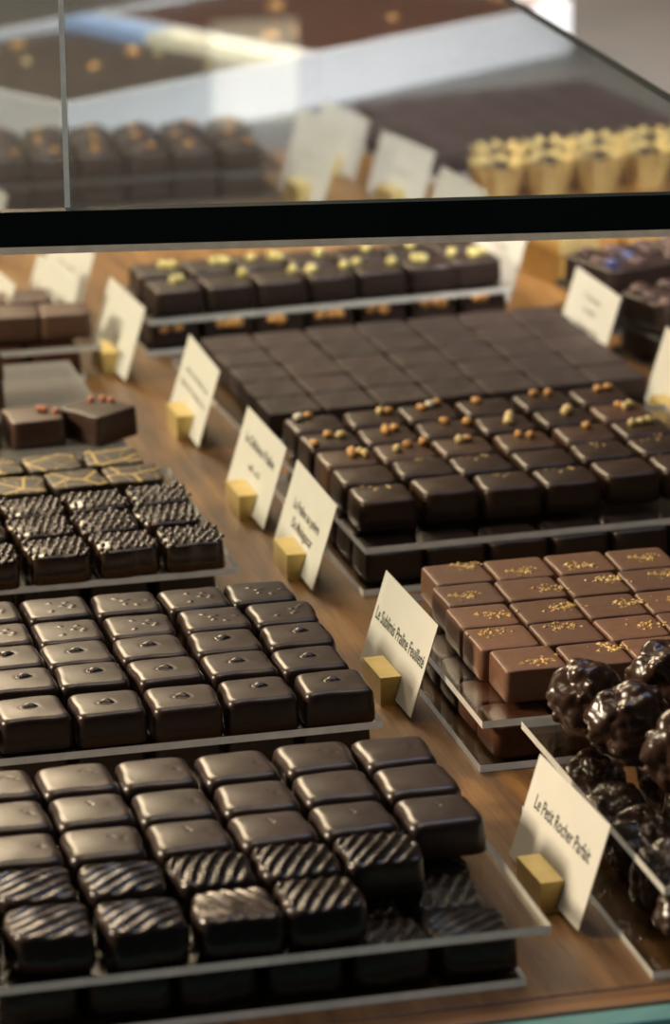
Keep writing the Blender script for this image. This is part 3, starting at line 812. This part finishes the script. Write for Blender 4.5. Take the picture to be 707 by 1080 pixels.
def holder_mesh():
    # brass block with a leaning slot, profile in (x,z), extruded along y
    t = math.tan(LEAN); h = .012; s0 = .0016
    prof = [(-.0062, 0), (.0085, 0), (.0085, h), (.0006 + (h - s0) * t, h), (.0006, s0), (-.0006, s0), (-.0006 + (h - s0) * t, h), (-.0062, h)]
    bm = bmesh.new(); L = .0128
    a = [bm.verts.new((x, -L, z)) for x, z in prof]; b = [bm.verts.new((x, L, z)) for x, z in prof]
    n = len(prof)
    for i in range(n): bm.faces.new((a[i], b[i], b[(i + 1) % n], a[(i + 1) % n]))
    def cap(v, flip):
        for q in ((0, 1, 4, 5), (1, 2, 3, 4), (0, 5, 6, 7)):
            vv = [v[i] for i in q]; bm.faces.new(vv if flip else vv[::-1])
    cap(a, True); cap(b, False)
    bmesh.ops.recalc_face_normals(bm, faces=bm.faces[:])
    me = bpy.data.meshes.new('card_holder'); bm.to_mesh(me); bm.free(); me.materials.append(M['brass'])
    return me
HM = holder_mesh()

def card(x, y, az, lines, label, holder_label, w=.072, h=.040, lean=LEAN, holder=True):
    """x, y: the card's far bottom corner; az: direction of its bottom edge"""
    e = Vector((math.cos(az), math.sin(az), 0)); n = Vector((-math.sin(az), math.cos(az), 0))   # n points away from the reading side (+x)
    if n.x < 0: n = -n
    up = (Vector((0, 0, 1)) * math.cos(lean) + n * math.sin(lean)).normalized()
    nor = e.cross(up)
    c = Vector((x, y, .0018)) + e * (w / 2)
    mw = Matrix.Identity(4)
    mw.col[0][:3] = e; mw.col[1][:3] = up; mw.col[2][:3] = nor; mw.col[3][:3] = c
    v, f = box_geo(-w / 2, w / 2, 0, h, -.0002, .0002)
    o = link_mesh('name_card', v, f, M['card']); o.matrix_world = mw
    tag(o, label, 'card', 'cream cards in brass holders')
    if lines:
        vs, fs = [], []
        for s, wd, size, yy in lines:
            a, b = text_mesh(s, wd, size, yy); k = len(vs)
            vs += a; fs += [tuple(i + k for i in q) for q in b]
        t = link_mesh('lettering', [(p[0], p[1], .0003) for p in vs], fs, M['ink'], o)
    if holder:
        hb = place('card_holder', HM, (c.x, c.y - .0018, 0), az + PI / 2)
        tag(hb, holder_label, 'card holder', 'brass card holders')
    return o

def hl(s): return f'brass block holding {s}'
card(.3733, 1.2523, R(-87), [('Le Petit Rocher Parfait', .056, .0076, .0245)], 'cream card reading Le Petit Rocher Parfait beside the nut rochers', hl('the Le Petit Rocher Parfait card'))
card(.3722, 1.4691, R(-88), [('Le Sublimis Praline Feuilleté', .066, .0076, .0225)], 'cream card reading Le Sublimis Praline Feuilleté beside the crumb-topped tray', hl('the Le Sublimis card'))
card(.3731, 1.6322, R(-89.5), [('La Praline au poivre', .045, .0066, .0235), ('De Madagascar', .036, .0066, .0155)], 'cream card reading La Praline au poivre De Madagascar beside the nut-topped tray', hl('the De Madagascar card'))
card(.3706, 1.7226, R(-88.5), [('Le Délicieux Praline', .052, .0066, .0280), (None, .020, .0066, .0175)], 'cream card reading Le Délicieux Praline beside the beaded tray', hl('the Le Délicieux Praline card'))
card(.3708, 1.8587, R(-90), [(None, .050, .0048, .0255), (None, .056, .0048, .0180)], 'cream card with two blurred lines beside the plain ganache tray', hl('the two-line card beside the plain ganache'))
card(.3540, 1.986, R(-86), [(None, .019, .0048, .024), (None, .013, .0048, .0155)], 'cream card with two short blurred words before the pistachio tray', hl('the card before the pistachio tray'))
card(.3255, 2.047, R(-82), [(None, .020, .0048, .026), (None, .024, .0048, .012)], 'cream card just behind the brown squares of the fifth left tray', hl('the card behind the fifth left tray'))
card(.346, 2.112, R(-82), [(None, .026, .0048, .024)], 'pale card half hidden behind another card at the left under the glass edge', hl('the half-hidden left card'))
card(.293, 2.053, R(-83), None, 'cream card cut by the left picture edge under the glass edge', hl('the card at the left picture edge'))
card(.6025, 1.937, R(-88), [(None, .028, .0050, .0295), (None, .018, .0050, .0225), (None, .042, .0056, .0140)], 'cream card with three text lines in front of the chunk-topped slices', hl('the three-line card'), w=.070)
card(.591, 2.083, R(-85), [(None, .030, .0052, .027)], 'cream card behind the right end of the pistachio tray', hl('the card behind the pistachio tray'))
card(.609, 1.805, R(-89), None, 'cream card cut by the right picture edge beside the plain ganache', hl('the card at the right picture edge'))
card(.541, 2.335, R(-82), [(None, .034, .0050, .026), (None, .018, .0050, .018)], 'pale card right of the walnut tray, seen through the glass', hl('the card right of the walnut tray'), h=.052)
card(.577, 2.405, R(-80), None, 'pale card half hidden behind another, seen through the glass', hl('the half-hidden card behind glass'))
card(.5895, 2.301, R(-78), [(None, .028, .0050, .020)], 'square-looking cream card in the middle, seen through the glass', hl('the middle card behind glass'))
card(.598, 2.194, R(-84), None, 'pale card sinking behind the glass edge left of the gold cups', hl('the card left of the gold cups'))
card(.322, 2.262, R(-82), None, 'pale card at the left picture edge, seen through the glass', hl('the left-edge card behind glass'))

# ------------------------------------------------------------------ glass shelf with dark front edge
sh = bpy.data.objects.new('glass_shelf', None); COL.objects.link(sh); sh.location = (.3, 1.48, .2)
tag(sh, 'clear glass shelf with thick dark front edge above the trays', 'shelf')
def prism(name, poly, z0, z1, mats, parent, edge_idx):
    n = len(poly); v = [(x - .3, y - 1.48, z0 - .2) for x, y in poly] + [(x - .3, y - 1.48, z1 - .2) for x, y in poly]
    f = [tuple(reversed(range(n))), tuple(range(n, 2 * n))] + [(i, (i + 1) % n, n + (i + 1) % n, n + i) for i in range(n)]
    return link_mesh(name, v, f, mats, parent, fmat=[0, 0] + [edge_idx] * n)
fy = lambda x: 1.488 - .173 * (x - .230)
prism('glass_pane', [(-.25, fy(-.25)), (.5585, fy(.5585)), (.5625, 3.3), (-.25, 3.3)], .1960, .2, [M['glass'], M['glass_edge']], sh, 1)
prism('edge_strip', [(-.25, fy(-.25) - .006), (.562, fy(.562) - .006), (.562, fy(.562)), (-.25, fy(-.25))], .1862, .2005, [M['glass_edge']], sh, 0)
prism('highlight_strip', [(-.25, fy(-.25) - .0045), (.562, fy(.562) - .0045), (.562, fy(.562) - .0015), (-.25, fy(-.25) - .0015)], .1828, .1861, [M['highlight']], sh, 0)  # added strip, a painted highlight below the dark edge
# upright glass panel standing on the shelf
v, f = box_geo(-.0011, .0011, 0, .07, 0, .16)
gp = link_mesh('glass_divider', v, f, [M['glass'], M['pale_edge']], fmat=[1, 1, 1, 0, 1, 0])
gp.location = (.2565, 1.4835, .2005); gp.rotation_euler = (0, 0, R(-10.2))
tag(gp, 'thin upright glass panel standing on the shelf at left', 'glass panel')

# ------------------------------------------------------------------ lights
def area(name, loc, target, size, energy, col, sy=None):
    L = bpy.data.lights.new(name, 'AREA'); L.energy = energy; L.color = col; L.size = size
    if sy: L.shape = 'RECTANGLE'; L.size_y = sy
    o = bpy.data.objects.new(name, L); COL.objects.link(o); o.location = loc
    o.rotation_euler = (Vector(target) - Vector(loc)).to_track_quat('-Z', 'Y').to_euler()
    return o
area('warm_key_light', (-.75, 1.78, .66), (.36, 1.45, 0), .28, 30, (1.0, .83, .60))
area('warm_window_light', (.10, 3.2, .98), (.25, 1.4, 0), .72, 46, (1.0, .74, .48), .52)
area('cool_window_light', (.85, 1.9, 1.45), (.40, 1.4, 0), .45, 3.0, (.50, .68, 1.0))
area('overhead_fill_light', (.30, 1.45, 1.5), (.37, 1.45, 0), .35, 5, (1.0, .80, .55))  # added warm fill to brighten the wood between the trays
area('glass_reflection_light', (.737, 3.27, .515), (.737, 1.5, .515), .078, .015, (1.0, .93, .66), .09)  # small panel added so its reflection brightens a patch of the glass
area('ceiling_light', (.6, 2.75, 1.9), (.7, 2.75, 0), .6, 2, (1.0, .95, .90))
o = area('box_fill_light', (.75, .9, 1.9), (.65, 2.55, 0), .25, 7, (.95, .95, 1.0)); o.data.spread = R(30)  # added fill from the front to brighten the white boxes
w = bpy.data.worlds.new('World'); SC.world = w; w.use_nodes = True
bg = w.node_tree.nodes['Background']; bg.inputs['Color'].default_value = (.75, .80, .90, 1); bg.inputs['Strength'].default_value = .035

# ------------------------------------------------------------------ camera
F, P_, Y_, R_, CH = 4055.7074, .312347743, -.241537861, -.010590886, .556257057
fw = Vector((-math.sin(Y_) * math.cos(P_), math.cos(Y_) * math.cos(P_), -math.sin(P_)))
rt = Vector((math.cos(Y_), math.sin(Y_), 0)); up = rt.cross(fw)
rt2 = math.cos(R_) * rt + math.sin(R_) * up; up2 = -math.sin(R_) * rt + math.cos(R_) * up
cam = bpy.data.cameras.new('camera'); co = bpy.data.objects.new('camera', cam); COL.objects.link(co)
mw = Matrix.Identity(4)
mw.col[0][:3] = rt2; mw.col[1][:3] = up2; mw.col[2][:3] = -fw; mw.col[3][:3] = (0, 0, CH)
co.matrix_world = mw
cam.sensor_fit = 'VERTICAL'; cam.sensor_height = 36; cam.lens = F / 1080 * 36
cam.clip_start = .05; cam.clip_end = 50
cam.dof.use_dof = True; cam.dof.focus_distance = 1.52; cam.dof.aperture_fstop = 11.5
SC.camera = co
SC.view_settings.view_transform = 'Standard'
SC.view_settings.look = 'None'
SC.view_settings.exposure = 0
